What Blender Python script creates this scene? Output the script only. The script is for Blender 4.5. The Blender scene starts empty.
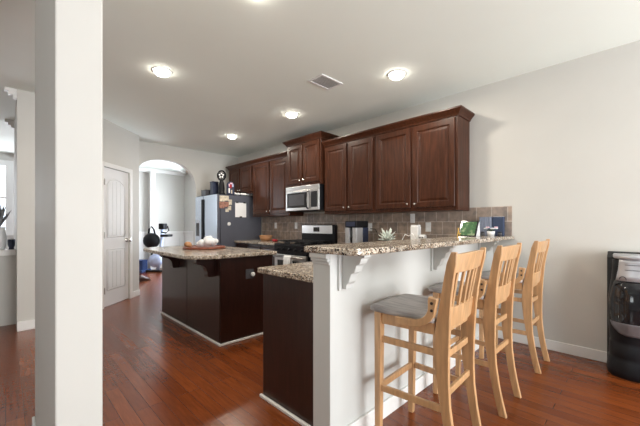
import bpy, bmesh, math, random
from mathutils import Vector, Matrix
random.seed(7)
S = bpy.context.scene
C = S.collection
PI = math.pi

# ------------------------------------------------------------------ camera
cam_d = bpy.data.cameras.new('camera'); cam = bpy.data.objects.new('camera', cam_d); C.objects.link(cam)
cam.location = (0, 0, 1.2)
cam.rotation_euler = (PI/2, 0, -math.radians(44.5))
cam_d.sensor_width = 36; cam_d.lens = 18.0; cam_d.shift_y = 0.01875
cam_d.clip_start = 0.02; cam_d.clip_end = 100
S.camera = cam

# ------------------------------------------------------------------ world, exposure
w = bpy.data.worlds.new('daylight'); S.world = w; w.use_nodes = True
wb = w.node_tree.nodes['Background']; wb.inputs[0].default_value = (0.80, 0.90, 1.0, 1); wb.inputs[1].default_value = 2.5
S.view_settings.view_transform = 'Standard'; S.view_settings.look = 'None'
S.view_settings.exposure = 0.18; S.view_settings.gamma = 1; S.view_settings.use_curve_mapping = False

# ------------------------------------------------------------------ daylight at the windows, plus an added west fill
def area(name, loc, rot, sx, sy, power, col):
    d = bpy.data.lights.new(name, 'AREA'); d.shape = 'RECTANGLE'; d.size = sx; d.size_y = sy
    d.energy = power; d.color = col
    o = bpy.data.objects.new(name, d); C.objects.link(o); o.location = loc; o.rotation_euler = rot
    return o
area('daylight_south', (1.95, -3.85, 1.25), (PI/2+math.radians(30), 0, 0), 2.9, 2.1, 325, (0.97, 0.99, 1.0))
area('west_fill', (-4.18, 1.0, 1.6), (PI/2+math.radians(40), 0, -PI/2), 1.3, 1.2, 32, (0.95, 1.0, 0.97))  # added fill lamp that brightens west-facing sides, no known source there
area('daylight_dining', (3.95, 7.75, 1.55), (PI/2+math.radians(5), 0, PI/2), 1.4, 1.5, 170, (0.82, 0.90, 1.0))
area('daylight_north', (-0.6, 9.80, 1.75), (-PI/2, 0, 0), 1.3, 1.6, 70, (0.90, 0.94, 1.0))

# ------------------------------------------------------------------ materials
def mat(name, col, rough=0.5, metal=0.0, var=0.0, scale=8.0, stretch=(1, 1, 1), bump=0.0, coat=0.0, emit=None, spec=0.5, trans=0.0):
    m = bpy.data.materials.new(name); m.use_nodes = True
    nt = m.node_tree; b = nt.nodes['Principled BSDF']
    b.inputs['Base Color'].default_value = (*col, 1); b.inputs['Roughness'].default_value = rough
    b.inputs['Metallic'].default_value = metal; b.inputs['Specular IOR Level'].default_value = spec
    if coat: b.inputs['Coat Weight'].default_value = coat; b.inputs['Coat Roughness'].default_value = 0.12
    if trans: b.inputs['Transmission Weight'].default_value = trans
    if emit: b.inputs['Emission Color'].default_value = (*emit[0], 1); b.inputs['Emission Strength'].default_value = emit[1]
    if var or bump:
        tc = nt.nodes.new('ShaderNodeTexCoord'); mp = nt.nodes.new('ShaderNodeMapping')
        mp.inputs['Scale'].default_value = stretch
        nz = nt.nodes.new('ShaderNodeTexNoise'); nz.inputs['Scale'].default_value = scale; nz.inputs['Detail'].default_value = 5
        nt.links.new(tc.outputs['Object'], mp.inputs[0]); nt.links.new(mp.outputs[0], nz.inputs['Vector'])
        if var:
            r = nt.nodes.new('ShaderNodeValToRGB')
            r.color_ramp.elements[0].position = 0.3; r.color_ramp.elements[1].position = 0.7
            r.color_ramp.elements[0].color = (*[max(0, c*(1-var)) for c in col], 1)
            r.color_ramp.elements[1].color = (*[min(1, c*(1+var)) for c in col], 1)
            nt.links.new(nz.outputs[0], r.inputs[0]); nt.links.new(r.outputs[0], b.inputs['Base Color'])
        if bump:
            bp = nt.nodes.new('ShaderNodeBump'); bp.inputs['Strength'].default_value = bump; bp.inputs['Distance'].default_value = 0.01
            nt.links.new(nz.outputs[0], bp.inputs['Height']); nt.links.new(bp.outputs[0], b.inputs['Normal'])
    return m

def wood_floor():
    m = mat('hardwood_floor', (0.2, 0.05, 0.02), 0.24); nt = m.node_tree; b = nt.nodes['Principled BSDF']
    tc = nt.nodes.new('ShaderNodeTexCoord'); mp = nt.nodes.new('ShaderNodeMapping'); mp.inputs['Rotation'].default_value = (0, 0, PI/2)
    br = nt.nodes.new('ShaderNodeTexBrick'); br.offset = 0.37; br.offset_frequency = 3
    br.inputs['Scale'].default_value = 1.0; br.inputs['Brick Width'].default_value = 1.15; br.inputs['Row Height'].default_value = 0.085
    br.inputs['Mortar Size'].default_value = 0.0012; br.inputs['Mortar Smooth'].default_value = 0.3; br.inputs['Bias'].default_value = 0.0
    br.inputs['Color1'].default_value = (0.215, 0.054, 0.0125, 1); br.inputs['Color2'].default_value = (0.135, 0.031, 0.0075, 1)
    br.inputs['Mortar'].default_value = (0.035, 0.009, 0.004, 1)
    mp2 = nt.nodes.new('ShaderNodeMapping'); mp2.inputs['Scale'].default_value = (14, 1.2, 1)
    nz = nt.nodes.new('ShaderNodeTexNoise'); nz.inputs['Scale'].default_value = 4; nz.inputs['Detail'].default_value = 6; nz.inputs['Roughness'].default_value = 0.65
    rp = nt.nodes.new('ShaderNodeValToRGB'); rp.color_ramp.elements[0].position = 0.3; rp.color_ramp.elements[1].position = 0.72
    rp.color_ramp.elements[0].color = (0.72, 0.70, 0.66, 1); rp.color_ramp.elements[1].color = (1.22, 1.22, 1.2, 1)
    mx = nt.nodes.new('ShaderNodeMix'); mx.data_type = 'RGBA'; mx.blend_type = 'MULTIPLY'; mx.inputs[0].default_value = 1
    L = nt.links.new
    L(tc.outputs['Object'], mp.inputs[0]); L(mp.outputs[0], br.inputs['Vector'])
    L(tc.outputs['Object'], mp2.inputs[0]); L(mp2.outputs[0], nz.inputs['Vector']); L(nz.outputs[0], rp.inputs[0])
    L(br.outputs['Color'], mx.inputs[6]); L(rp.outputs[0], mx.inputs[7]); L(mx.outputs[2], b.inputs['Base Color'])
    mp3 = nt.nodes.new('ShaderNodeMapping'); mp3.inputs['Scale'].default_value = (5, 26, 1)
    n3 = nt.nodes.new('ShaderNodeTexNoise'); n3.inputs['Scale'].default_value = 1.3; n3.inputs['Detail'].default_value = 2
    L(tc.outputs['Object'], mp3.inputs[0]); L(mp3.outputs[0], n3.inputs['Vector'])
    bp = nt.nodes.new('ShaderNodeBump'); bp.inputs['Strength'].default_value = 0.35; bp.inputs['Distance'].default_value = 0.004
    b2 = nt.nodes.new('ShaderNodeBump'); b2.inputs['Strength'].default_value = 0.5; b2.inputs['Distance'].default_value = 0.003; b2.invert = True
    L(br.outputs['Fac'], b2.inputs['Height']); L(b2.outputs[0], bp.inputs['Normal'])
    L(n3.outputs[0], bp.inputs['Height']); L(bp.outputs[0], b.inputs['Normal'])
    return m

def granite():
    m = mat('speckled_granite', (0.5, 0.4, 0.3), 0.16); nt = m.node_tree; b = nt.nodes['Principled BSDF']; L = nt.links.new
    tc = nt.nodes.new('ShaderNodeTexCoord')
    vo = nt.nodes.new('ShaderNodeTexVoronoi'); vo.inputs['Scale'].default_value = 140
    hs = nt.nodes.new('ShaderNodeSeparateColor')
    rp = nt.nodes.new('ShaderNodeValToRGB'); rp.color_ramp.interpolation = 'CONSTANT'
    cols = [(0.0, (0.02, 0.017, 0.017)), (0.17, (0.26, 0.20, 0.15)), (0.36, (0.46, 0.39, 0.31)), (0.60, (0.62, 0.57, 0.49)), (0.84, (0.20, 0.18, 0.17)), (0.92, (0.74, 0.71, 0.65))]
    e = rp.color_ramp.elements
    e[0].position, e[0].color = cols[0][0], (*cols[0][1], 1); e[1].position, e[1].color = cols[1][0], (*cols[1][1], 1)
    for p, c in cols[2:]:
        q = e.new(p); q.color = (*c, 1)
    nz = nt.nodes.new('ShaderNodeTexNoise'); nz.inputs['Scale'].default_value = 14; nz.inputs['Detail'].default_value = 4
    r2 = nt.nodes.new('ShaderNodeValToRGB'); r2.color_ramp.elements[0].color = (0.72, 0.66, 0.6, 1); r2.color_ramp.elements[1].color = (1.15, 1.12, 1.1, 1)
    r2.color_ramp.elements[0].position = 0.35; r2.color_ramp.elements[1].position = 0.65
    mx = nt.nodes.new('ShaderNodeMix'); mx.data_type = 'RGBA'; mx.blend_type = 'MULTIPLY'; mx.inputs[0].default_value = 1
    L(tc.outputs['Object'], vo.inputs['Vector']); L(vo.outputs['Color'], hs.inputs[0]); L(hs.outputs[0], rp.inputs[0])
    L(tc.outputs['Object'], nz.inputs['Vector']); L(nz.outputs[0], r2.inputs[0])
    L(rp.outputs[0], mx.inputs[6]); L(r2.outputs[0], mx.inputs[7]); L(mx.outputs[2], b.inputs['Base Color'])
    return m

def tile():
    m = mat('slate_tile', (0.3, 0.25, 0.2), 0.45); nt = m.node_tree; b = nt.nodes['Principled BSDF']; L = nt.links.new
    tc = nt.nodes.new('ShaderNodeTexCoord'); sp = nt.nodes.new('ShaderNodeSeparateXYZ'); cb = nt.nodes.new('ShaderNodeCombineXYZ')
    br = nt.nodes.new('ShaderNodeTexBrick'); br.offset = 0.5
    br.inputs['Scale'].default_value = 1; br.inputs['Brick Width'].default_value = 0.155; br.inputs['Row Height'].default_value = 0.155
    br.inputs['Mortar Size'].default_value = 0.004; br.inputs['Color1'].default_value = (0.37, 0.285, 0.23, 1)
    br.inputs['Color2'].default_value = (0.26, 0.21, 0.185, 1); br.inputs['Mortar'].default_value = (0.52, 0.45, 0.40, 1)
    nz = nt.nodes.new('ShaderNodeTexNoise'); nz.inputs['Scale'].default_value = 16; nz.inputs['Detail'].default_value = 6
    rp = nt.nodes.new('ShaderNodeValToRGB'); rp.color_ramp.elements[0].color = (0.65, 0.68, 0.7, 1); rp.color_ramp.elements[1].color = (1.3, 1.25, 1.2, 1)
    rp.color_ramp.elements[0].position = 0.3; rp.color_ramp.elements[1].position = 0.7
    mx = nt.nodes.new('ShaderNodeMix'); mx.data_type = 'RGBA'; mx.blend_type = 'MULTIPLY'; mx.inputs[0].default_value = 1
    L(tc.outputs['Object'], sp.inputs[0]); L(sp.outputs['Y'], cb.inputs['X']); L(sp.outputs['Z'], cb.inputs['Y']); L(cb.outputs[0], br.inputs['Vector'])
    L(tc.outputs['Object'], nz.inputs['Vector']); L(nz.outputs[0], rp.inputs[0])
    L(br.outputs['Color'], mx.inputs[6]); L(rp.outputs[0], mx.inputs[7]); L(mx.outputs[2], b.inputs['Base Color'])
    bp = nt.nodes.new('ShaderNodeBump'); bp.inputs['Strength'].default_value = 0.5; bp.inputs['Distance'].default_value = 0.003; bp.invert = True
    L(br.outputs['Fac'], bp.inputs['Height']); L(bp.outputs[0], b.inputs['Normal'])
    return m

def picture():
    m = mat('screen_picture', (0.05, 0.2, 0.05), 0.4, spec=0.15); nt = m.node_tree; b = nt.nodes['Principled BSDF']; L = nt.links.new
    tc = nt.nodes.new('ShaderNodeTexCoord'); nz = nt.nodes.new('ShaderNodeTexNoise'); nz.inputs['Scale'].default_value = 22; nz.inputs['Detail'].default_value = 3
    rp = nt.nodes.new('ShaderNodeValToRGB'); e = rp.color_ramp.elements
    e[0].position = 0.3; e[0].color = (0.006, 0.03, 0.008, 1); e[1].position = 0.72; e[1].color = (0.30, 0.33, 0.2, 1)
    q = e.new(0.5); q.color = (0.015, 0.10, 0.02, 1)
    L(tc.outputs['Object'], nz.inputs['Vector']); L(nz.outputs[0], rp.inputs[0]); L(rp.outputs[0], b.inputs['Base Color'])
    L(rp.outputs[0], b.inputs['Emission Color']); b.inputs['Emission Strength'].default_value = 0.12
    return m

def glass_mat():
    m = bpy.data.materials.new('window_glass'); m.use_nodes = True; nt = m.node_tree; nt.nodes.clear()
    o = nt.nodes.new('ShaderNodeOutputMaterial'); a = nt.nodes.new('ShaderNodeBsdfTransparent'); g = nt.nodes.new('ShaderNodeBsdfGlossy')
    g.inputs['Roughness'].default_value = 0.03; x = nt.nodes.new('ShaderNodeMixShader'); x.inputs[0].default_value = 0.07
    nt.links.new(a.outputs[0], x.inputs[1]); nt.links.new(g.outputs[0], x.inputs[2]); nt.links.new(x.outputs[0], o.inputs[0])
    return m

M = dict(
    wall=mat('warm_white_wall', (0.59, 0.575, 0.54), 0.7, var=0.015, scale=3),
    ceil=mat('ceiling_paint', (0.84, 0.88, 0.83), 0.8, var=0.01, scale=2),
    trim=mat('white_trim', (0.80, 0.79, 0.77), 0.4, var=0.01),
    halfwall=mat('bar_wall_paint', (0.585, 0.59, 0.57), 0.5, var=0.01),
    door=mat('white_door', (0.78, 0.78, 0.79), 0.4, var=0.01),
    floor=wood_floor(), granite=granite(), tile=tile(), picture=picture(), glass=glass_mat(),
    cherry=mat('dark_cherry', (0.050, 0.0165, 0.0078), 0.33, var=0.4, scale=7, stretch=(6, 6, 0.7), spec=0.22),
    espresso=mat('espresso_wood', (0.026, 0.0095, 0.007), 0.3, var=0.3, scale=7, stretch=(6, 6, 0.7), coat=0.1),
    steel=mat('brushed_steel', (0.62, 0.61, 0.60), 0.28, 1.0, var=0.05, scale=20, stretch=(1, 1, 30)),
    fridge=mat('fridge_steel', (0.56, 0.62, 0.70), 0.22, 0.9, var=0.04, scale=20, stretch=(1, 30, 1)),
    fridge_side=mat('fridge_side_grey', (0.085, 0.09, 0.115), 0.42, var=0.05),
    nickel=mat('satin_nickel', (0.72, 0.70, 0.66), 0.25, 1.0, var=0.03),
    tray=mat('tray_grey', (0.20, 0.20, 0.22), 0.3, 0.6, var=0.05),
    black=mat('black_plastic', (0.010, 0.010, 0.012), 0.42, var=0.2, spec=0.18),
    gloss=mat('black_gloss', (0.008, 0.008, 0.010), 0.07, var=0.1),
    iron=mat('cast_iron', (0.012, 0.012, 0.013), 0.5, var=0.3, scale=40),
    grey=mat('dark_grey_plastic', (0.06, 0.06, 0.07), 0.4, var=0.1),
    silver=mat('silver_plastic', (0.46, 0.47, 0.50), 0.35, 0.45, var=0.03),
    oak=mat('honey_oak', (0.52, 0.30, 0.145), 0.34, coat=0.35, var=0.2, scale=6, stretch=(7, 7, 0.8), bump=0.05),
    seat=mat('weathered_grey_seat', (0.34, 0.31, 0.295), 0.45, var=0.42, scale=5, stretch=(9, 1.2, 3), bump=0.1),
    dark=mat('bolt_metal', (0.05, 0.035, 0.03), 0.4, 0.6, var=0.1),
    white=mat('white_plastic', (0.80, 0.80, 0.80), 0.35, var=0.01),
    cloth=mat('white_cloth', (0.78, 0.79, 0.80), 0.9, var=0.05, scale=40, bump=0.25),
    paper=mat('white_paper', (0.85, 0.85, 0.86), 0.8, var=0.015, scale=30),
    board=mat('red_brown_board', (0.22, 0.06, 0.03), 0.35, var=0.35, scale=9, stretch=(1, 7, 1)),
    tan=mat('tan_wood', (0.40, 0.20, 0.09), 0.5, var=0.2),
    red=mat('red_cloth', (0.33, 0.015, 0.02), 0.8, var=0.2, scale=30),
    navy=mat('navy', (0.022, 0.03, 0.065), 0.45, var=0.15),
    bluebook=mat('slate_blue_cover', (0.032, 0.05, 0.10), 0.6, var=0.05),
    bluegrey=mat('pale_blue_grey', (0.22, 0.25, 0.33), 0.4, var=0.3, scale=3, stretch=(1, 12, 0.2)),
    leaf=mat('pale_green_leaf', (0.66, 0.72, 0.66), 0.5, var=0.15, scale=20),
    greyleaf=mat('dusty_grey_leaf', (0.26, 0.26, 0.27), 0.6, var=0.4, scale=20),
    pink=mat('pale_pink_petal', (0.75, 0.50, 0.58), 0.6, var=0.2, scale=40),
    green=mat('dark_green_leaf', (0.04, 0.09, 0.04), 0.5, var=0.3),
    yellow=mat('yellow_wood', (0.62, 0.36, 0.06), 0.5, var=0.1),
    blue=mat('blue_fabric', (0.03, 0.06, 0.18), 0.8, var=0.3),
    sky=mat('pale_blue_plastic', (0.45, 0.52, 0.72), 0.4, var=0.2),
    brownbag=mat('dark_brown_leather', (0.05, 0.022, 0.015), 0.5, var=0.3),
    lens=mat('lamp_lens', (0.9, 0.9, 0.9), 0.5, var=0.01, emit=((1.0, 0.93, 0.82), 26)),
    cream=mat('cream', (0.55, 0.49, 0.39), 0.6, var=0.5, scale=22), photo=mat('photo_print', (0.30, 0.15, 0.11), 0.4, var=0.6, scale=25),
    duct=mat('duct_dark', (0.40, 0.39, 0.38), 0.7, var=0.1),
)

# ------------------------------------------------------------------ mesh helpers
class MB:
    def __init__(self, origin=(0, 0, 0)):
        self.bm = bmesh.new(); self.o = Vector(origin)
    def box(self, x0, x1, y0, y1, z0, z1):
        x0, x1 = sorted((x0, x1)); y0, y1 = sorted((y0, y1)); z0, z1 = sorted((z0, z1))
        v = [self.bm.verts.new(p) for p in ((x0,y0,z0),(x1,y0,z0),(x1,y1,z0),(x0,y1,z0),(x0,y0,z1),(x1,y0,z1),(x1,y1,z1),(x0,y1,z1))]
        for f in ((3,2,1,0),(4,5,6,7),(0,1,5,4),(1,2,6,5),(2,3,7,6),(3,0,4,7)): self.bm.faces.new([v[i] for i in f])
        return self
    def loft(self, rings, cap=True, closed=True):
        R = [[self.bm.verts.new(p) for p in r] for r in rings]
        n = len(R[0])
        for a, b in zip(R, R[1:]):
            for i in range(n if closed else n-1):
                j = (i+1) % n
                self.bm.faces.new((a[i], a[j], b[j], b[i]))
        if cap:
            self.bm.faces.new(R[0][::-1]); self.bm.faces.new(R[-1])
        return self
    def prism(self, poly, axis, a0, a1):
        def pt(p, a):
            return {'x': (a, p[0], p[1]), 'y': (p[0], a, p[1]), 'z': (p[0], p[1], a)}[axis]
        return self.loft([[pt(p, a0) for p in poly], [pt(p, a1) for p in poly]])
    def tube(self, pts, r, seg=10, radii=None, flat=None):
        pts = [Vector(p) for p in pts]; rings = []
        for i, p in enumerate(pts):
            t = (pts[min(i+1, len(pts)-1)] - pts[max(i-1, 0)]).normalized()
            up = Vector((0, 0, 1)) if abs(t.z) < 0.9 else Vector((1, 0, 0))
            a = t.cross(up).normalized(); b = a.cross(t).normalized()
            q = radii[i] if radii else r
            fa, fb = flat if flat else (1, 1)
            rings.append([p + a*math.cos(2*PI*k/seg)*q*fa + b*math.sin(2*PI*k/seg)*q*fb for k in range(seg)])
        return self.loft(rings)
    def cyl(self, p0, p1, r, r2=None, seg=20):
        return self.tube([p0, p1], r, seg, radii=[r, r if r2 is None else r2])
    def lathe(self, prof, c=(0, 0, 0), seg=24, sx=1, sy=1, axis='z'):
        def pt(r, h, a):
            u, v = r*math.cos(a)*sx, r*math.sin(a)*sy
            if axis == 'z': return (c[0]+u, c[1]+v, c[2]+h)
            if axis == 'x': return (c[0]+h, c[1]+u, c[2]+v)
            return (c[0]+u, c[1]+h, c[2]+v)
        return self.loft([[pt(max(r, 1e-4), h, 2*PI*k/seg) for k in range(seg)] for r, h in prof])
    def sphere(self, c, rx, ry=None, rz=None, seg=14):
        ry = ry or rx; rz = rz or rx; n = 8
        return self.loft([[(c[0]+rx*math.sin(PI*(i+.02)/(n+.04))*math.cos(2*PI*k/seg), c[1]+ry*math.sin(PI*(i+.02)/(n+.04))*math.sin(2*PI*k/seg), c[2]-rz*math.cos(PI*(i+.02)/(n+.04))) for k in range(seg)] for i in range(n+1)])
    def rings(self, o, u, v, n, rects):
        # rects: list of (u0,u1,v0,v1,depth): concentric rectangles, first and last capped
        o, u, v, n = map(Vector, (o, u, v, n))
        return self.loft([[o+u*a+v*c+n*d, o+u*b+v*c+n*d, o+u*b+v*e+n*d, o+u*a+v*e+n*d] for a, b, c, e, d in rects])
    def build(self, name, m, parent=None, bevel=0.0, smooth=False, sub=0):
        bmesh.ops.translate(self.bm, verts=self.bm.verts, vec=-self.o)
        bmesh.ops.recalc_face_normals(self.bm, faces=self.bm.faces)
        me = bpy.data.meshes.new(name); self.bm.to_mesh(me); self.bm.free()
        me.materials.append(m)
        if smooth:
            for p in me.polygons: p.use_smooth = True
        o = bpy.data.objects.new(name, me); C.objects.link(o)
        if parent is not None: o.parent = parent
        else: o.location = self.o
        if bevel:
            b = o.modifiers.new('bevel', 'BEVEL'); b.width = bevel; b.segments = 2; b.limit_method = 'ANGLE'; b.angle_limit = math.radians(35)
        if sub:
            s = o.modifiers.new('sub', 'SUBSURF'); s.levels = sub; s.render_levels = sub
        return o

def tag(o, label, cat, group=None):
    o['label'] = label; o['category'] = cat
    if group: o['group'] = group
    return o
def thing(name, label, cat, loc=(0, 0, 0), rz=0, group=None):
    o = bpy.data.objects.new(name, None); C.objects.link(o); o.location = loc; o.rotation_euler = (0, 0, rz); o.empty_display_size = 0.05
    return tag(o, label, cat, group)
def struct(o):
    o['kind'] = 'structure'; return o
def copy_tree(o, parent=None):
    c = o.copy(); C.objects.link(c)
    if parent is not None: c.parent = parent; c.matrix_parent_inverse = o.matrix_parent_inverse.copy()
    for ch in list(o.children): copy_tree(ch, c)
    return c
def arc(cx, cy, rx, ry, a0, a1, n):
    return [(cx+rx*math.cos(a0+(a1-a0)*i/n), cy+ry*math.sin(a0+(a1-a0)*i/n)) for i in range(n+1)]

# ------------------------------------------------------------------ the shell
H = 2.73
XW, YB = 3.743, 6.45
FN = 9.5
struct(MB().box(-4.2, 4.0, -3.8, 10.1, -0.12, 0.0).build('floor', M['floor']))
struct(MB().box(-4.2, 4.0, -3.8, 10.1, H, H+0.12).build('ceiling', M['ceil']))
# main wall on the right, with the dining window opening far back
mb = MB(); mb.box(XW, XW+.14, -3.8, 7.05, 0, H); mb.box(XW, XW+.14, 8.45, FN+.6, 0, H); mb.box(XW, XW+.14, 7.05, 8.45, 0, .8); mb.box(XW, XW+.14, 7.05, 8.45, 2.3, H)
struct(mb.build('wall_right', M['wall']))
# back wall with the arch
AX0, AX1, ASP, AR = 1.62, 2.78, 1.86, 0.585
poly = [(1.62, 0)] + [(1.62, H), (XW, H), (XW, 0), (AX1, 0)] + [((AX0+AX1)/2+(AX1-AX0)/2*math.copysign(abs(math.cos(q*PI/28))**.8, math.cos(q*PI/28)), ASP+AR*math.sin(q*PI/28)**.8) for q in range(28)] + [(AX0+0.0005, ASP), (AX0+0.0005, 0)]
struct(MB().prism(poly, 'y', YB, YB+.13).build('wall_back', M['wall']))
# diagonal pantry wall, its south piece and return
DQ = (1.634, 6.086); DP = (0.51, 4.96)
ANG = math.atan2(DQ[1]-DP[1], DQ[0]-DP[0]); DL = math.hypot(DQ[0]-DP[0], DQ[1]-DP[1])
def dl(dist_cam):  # along-wall coordinate for a camera depth
    return dist_cam - (DP[0]*.7009 + DP[1]*.7133)
ddx0, ddx1 = dl(4.585), dl(5.205)
mb = MB((DP[0], DP[1], 0))
wl = MB(); wl.box(0, ddx0, 0, .1, 0, H); wl.box(ddx1, DL, 0, .1, 0, H); wl.box(ddx0, ddx1, 0, .1, 2.045, H)
pw = wl.build('wall_diagonal', M['wall']); pw.location = (*DP, 0); pw.rotation_euler = (0, 0, ANG); struct(pw)
struct(MB().prism([(.092, 4.96), (.51, 4.96), (.47, 5.06), (.20, 5.06), (.20, YB+.13), (.092, YB+.13)], 'z', 0, H).build('wall_left', M['wall']))
struct(MB().box(1.52, 1.634, 6.10, YB+.13, 0, H).build('wall_return', M['wall']))
# knee wall to the dining room
kw = struct(MB().box(-1.9, .092, 5.36, 5.48, 0, .835).build('wall_knee', M['wall']))
MB().box(-1.9, .092, 5.33, 5.51, .835, .905).build('wall_cap', M['trim'], kw, .006)
# far wall with a window, shell behind the camera
mb = MB(); mb.box(-4.2, -1.25, FN, FN+.14, 0, H); mb.box(.05, XW, FN, FN+.14, 0, H); mb.box(-1.25, .05, FN, FN+.14, 0, 1.05); mb.box(-1.25, .05, FN, FN+.14, 2.5, H)
struct(mb.build('wall_far', M['wall']))
mb = MB(); mb.box(-4.2, .5, -3.64, -3.5, 0, H); mb.box(3.5, XW, -3.64, -3.5, 0, H); mb.box(.5, 3.5, -3.64, -3.5, 0, .1); mb.box(.5, 3.5, -3.64, -3.5, 2.35, H)
struct(mb.build('wall_south', M['wall']))
mb = MB(); mb.box(-4.1, -3.95, -3.6, .3, 0, H); mb.box(-4.1, -3.95, 1.7, FN, 0, H); mb.box(-4.1, -3.95, .3, 1.7, 0, .95); mb.box(-4.1, -3.95, .3, 1.7, 2.25, H)  # opening added to let the west fill lamp in
struct(mb.build('wall_west', M['wall']))
# wall end in the foreground
struct(MB().box(.122, .262, 1.436, 2.49, 0, H).build('wall_column', M['wall'], None, .006))
# half wall under the bar
BX0, BY0, BY1 = 1.204, 1.15, 1.28
hw = struct(MB().box(BX0, XW, BY0, BY1, 0, 1.05).build('wall_bar', M['halfwall'], None, .003))
mb = MB()
for k, (d, z0, z1) in enumerate(((.030, 1.025, 1.05), (.020, 1.008, 1.025), (.009, .99, 1.008))):
    mb.box(BX0-d, BX0, BY0-.0, BY1, z0, z1)
mb.build('end_moulding', M['halfwall'], hw, .004)
# windows
def window(n, x0, x1, z0, z1, axis, at, inward, nv=2, nh=1):
    a = MB(); t = .05
    def bx(m, u0, u1, w0, w1, d0, d1):
        if axis == 'y': m.box(u0, u1, at+d0*inward, at+d1*inward, w0, w1)
        else: m.box(at+d0*inward, at+d1*inward, u0, u1, w0, w1)
    for u0, u1, w0, w1 in ((x0-.07, x0+t, z0-.07, z1+.07), (x1-t, x1+.07, z0-.07, z1+.07), (x0+t, x1-t, z0-.07, z0+t), (x0+t, x1-t, z1-t, z1+.07)):
        bx(a, u0, u1, w0, w1, -.02, .02)
    f = struct(a.build('window_%d' % n, M['trim'], None, .004))
    a = MB()
    for k in range(1, nv): u = x0+(x1-x0)*k/nv; bx(a, u-.02, u+.02, z0+t, z1-t, -.03, .0)
    for k in range(1, nh): v = z0+(z1-z0)*k/nh; bx(a, x0+t, x1-t, v-.02, v+.02, -.031, -.001)
    if nv+nh > 2: a.build('muntin', M['trim'], f)
    a = MB(); bx(a, x0+t, x1-t, z0+t, z1-t, -.05, -.045); a.build('pane', M['glass'], f)
window(4, .3, 1.7, .95, 2.25, 'x', -3.95, 1, 2, 1)  # made-up window, out of view, added for the west fill lamp
window(1, .5, 3.5, .1, 2.35, 'y', -3.5, 1, 3, 1)
window(2, -1.25, .05, 1.05, 2.5, 'y', FN, -1, 2, 2)
window(3, 7.05, 8.45, .8, 2.3, 'x', XW, -1, 2, 2)
# baseboards
def bboard(name, x0, x1, y0, y1, h=.095):
    a = MB(); a.box(x0, x1, y0, y1, 0, h); struct(a.build('baseboard_'+name, M['trim'], None, .005))
bboard('right', XW-.016, XW, -3.5, BY0)
bboard('bar', BX0, XW-.016, BY0-.016, BY0, .10)
bboard('left', .092, .51, 4.944, 4.96, .11)
bboard('column', .108, .122, 1.44, 2.48)
a = MB(); a.box(ddx1+.07, DL, -.016, 0, 0, .095)
b_ = struct(a.build('baseboard_diagonal', M['trim'], None, .004)); b_.location = (*DP, 0); b_.rotation_euler = (0, 0, ANG)
bboard('far', .2, XW, FN-.016, FN, .14)
# far room: wainscot, chair rail, corner casing, ceiling beam, crown pieces
def trim(n, m, mt='trim', bev=.004): return struct(m.build('trim_%d' % n, M[mt], None, bev))
a = MB(); a.box(.2, XW, FN-.012, FN, .14, .96); a.box(.2, XW, FN-.035, FN, .96, 1.02)
for k in range(6):
    x = .45+k*.55
    for p in ((x, x+.42, .24, .26), (x, x+.42, .84, .86), (x, x+.02, .26, .84), (x+.4, x+.42, .26, .84)): a.box(p[0], p[1], FN-.024, FN-.012, p[2], p[3])
trim(1, a)
a = MB(); a.box(XW-.012, XW, YB+.13, 7.0, 0, .96); a.box(XW-.012, XW, 8.5, FN-.035, 0, .96); a.box(XW-.035, XW, 8.5, FN-.035, .96, 1.02); trim(2, a)
trim(3, MB().box(2.77, 2.90, FN-.20, FN-.035, 0, H-.10))
trim(4, MB().box(.2, XW, FN-.10, FN, H-.10, H))
trim(5, MB().prism([(1.7, 6.9), (1.82, 6.9), (3.74, 9.3), (3.62, 9.3)], 'z', H-.06, H))
for k, (x, y) in enumerate(((.092, 4.96), (.092, 6.50))):
    a = MB(); a.box(x-.10, x, y, y+.08, H-.035, H); a.box(x-.07, x, y, y+.08, H-.07, H-.035); a.box(x-.035, x, y, y+.08, H-.105, H-.07); trim(6+k, a)
# backsplash
mb = MB(); mb.box(XW-.01, XW, 1.283, 5.48, .905, 1.398); mb.box(XW-.01, XW, .97, 1.2829, 1.0865, 1.398)
struct(mb.build('wall_backsplash', M['tile']))

# ------------------------------------------------------------------ pantry door
d1 = bpy.data.objects.new('door_1', None); C.objects.link(d1); d1.location = (*DP, 0); d1.rotation_euler = (0, 0, ANG); struct(d1)
a = MB(); a.box(ddx0-.065, ddx0, -.018, .0, 0, 2.11); a.box(ddx1, ddx1+.065, -.018, .0, 0, 2.11); a.box(ddx0, ddx1, -.018, .0, 2.045, 2.11); a.build('casing', M['trim'], d1, .005)
MB().box(ddx0+.003, ddx1-.003, .012, .047, .012, 2.04).build('door_slab', M['door'], d1, .002)
def panel(px0, px1, pz0, pz1, archh):
    n = 10
    def top(x): t = (x-px0)/(px1-px0)*2-1; return pz1 + archh*(1-t*t)
    pts = [(px0, .012, pz0)] + [(px0+(px1-px0)*i/n, .012, top(px0+(px1-px0)*i/n)) for i in range(n+1)] + [(px1, .012, pz0)]
    a = MB(); a.tube(pts + [(px0, .012, pz0)], .008, 8); a.build('panel_moulding', M['door'], d1, 0, True)
    a = MB(); nb = 4; g = .007; x0 = px0+.025; wd = (px1-px0-.05-(nb-1)*g)/nb
    for i in range(nb):
        u0 = x0+i*(wd+g); u1 = u0+wd; m_ = 5
        poly = [(u0, pz0+.025)] + [(u0+wd*j/m_, top(u0+wd*j/m_)-.03) for j in range(m_+1)] + [(u1, pz0+.025)]
        a.prism(poly, 'y', .006, .014)
    a.build('panel', M['door'], d1, .002)
panel(ddx0+.10, ddx1-.10, 1.02, 1.80, .09)
panel(ddx0+.10, ddx1-.10, .24, .84, 0)
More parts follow.
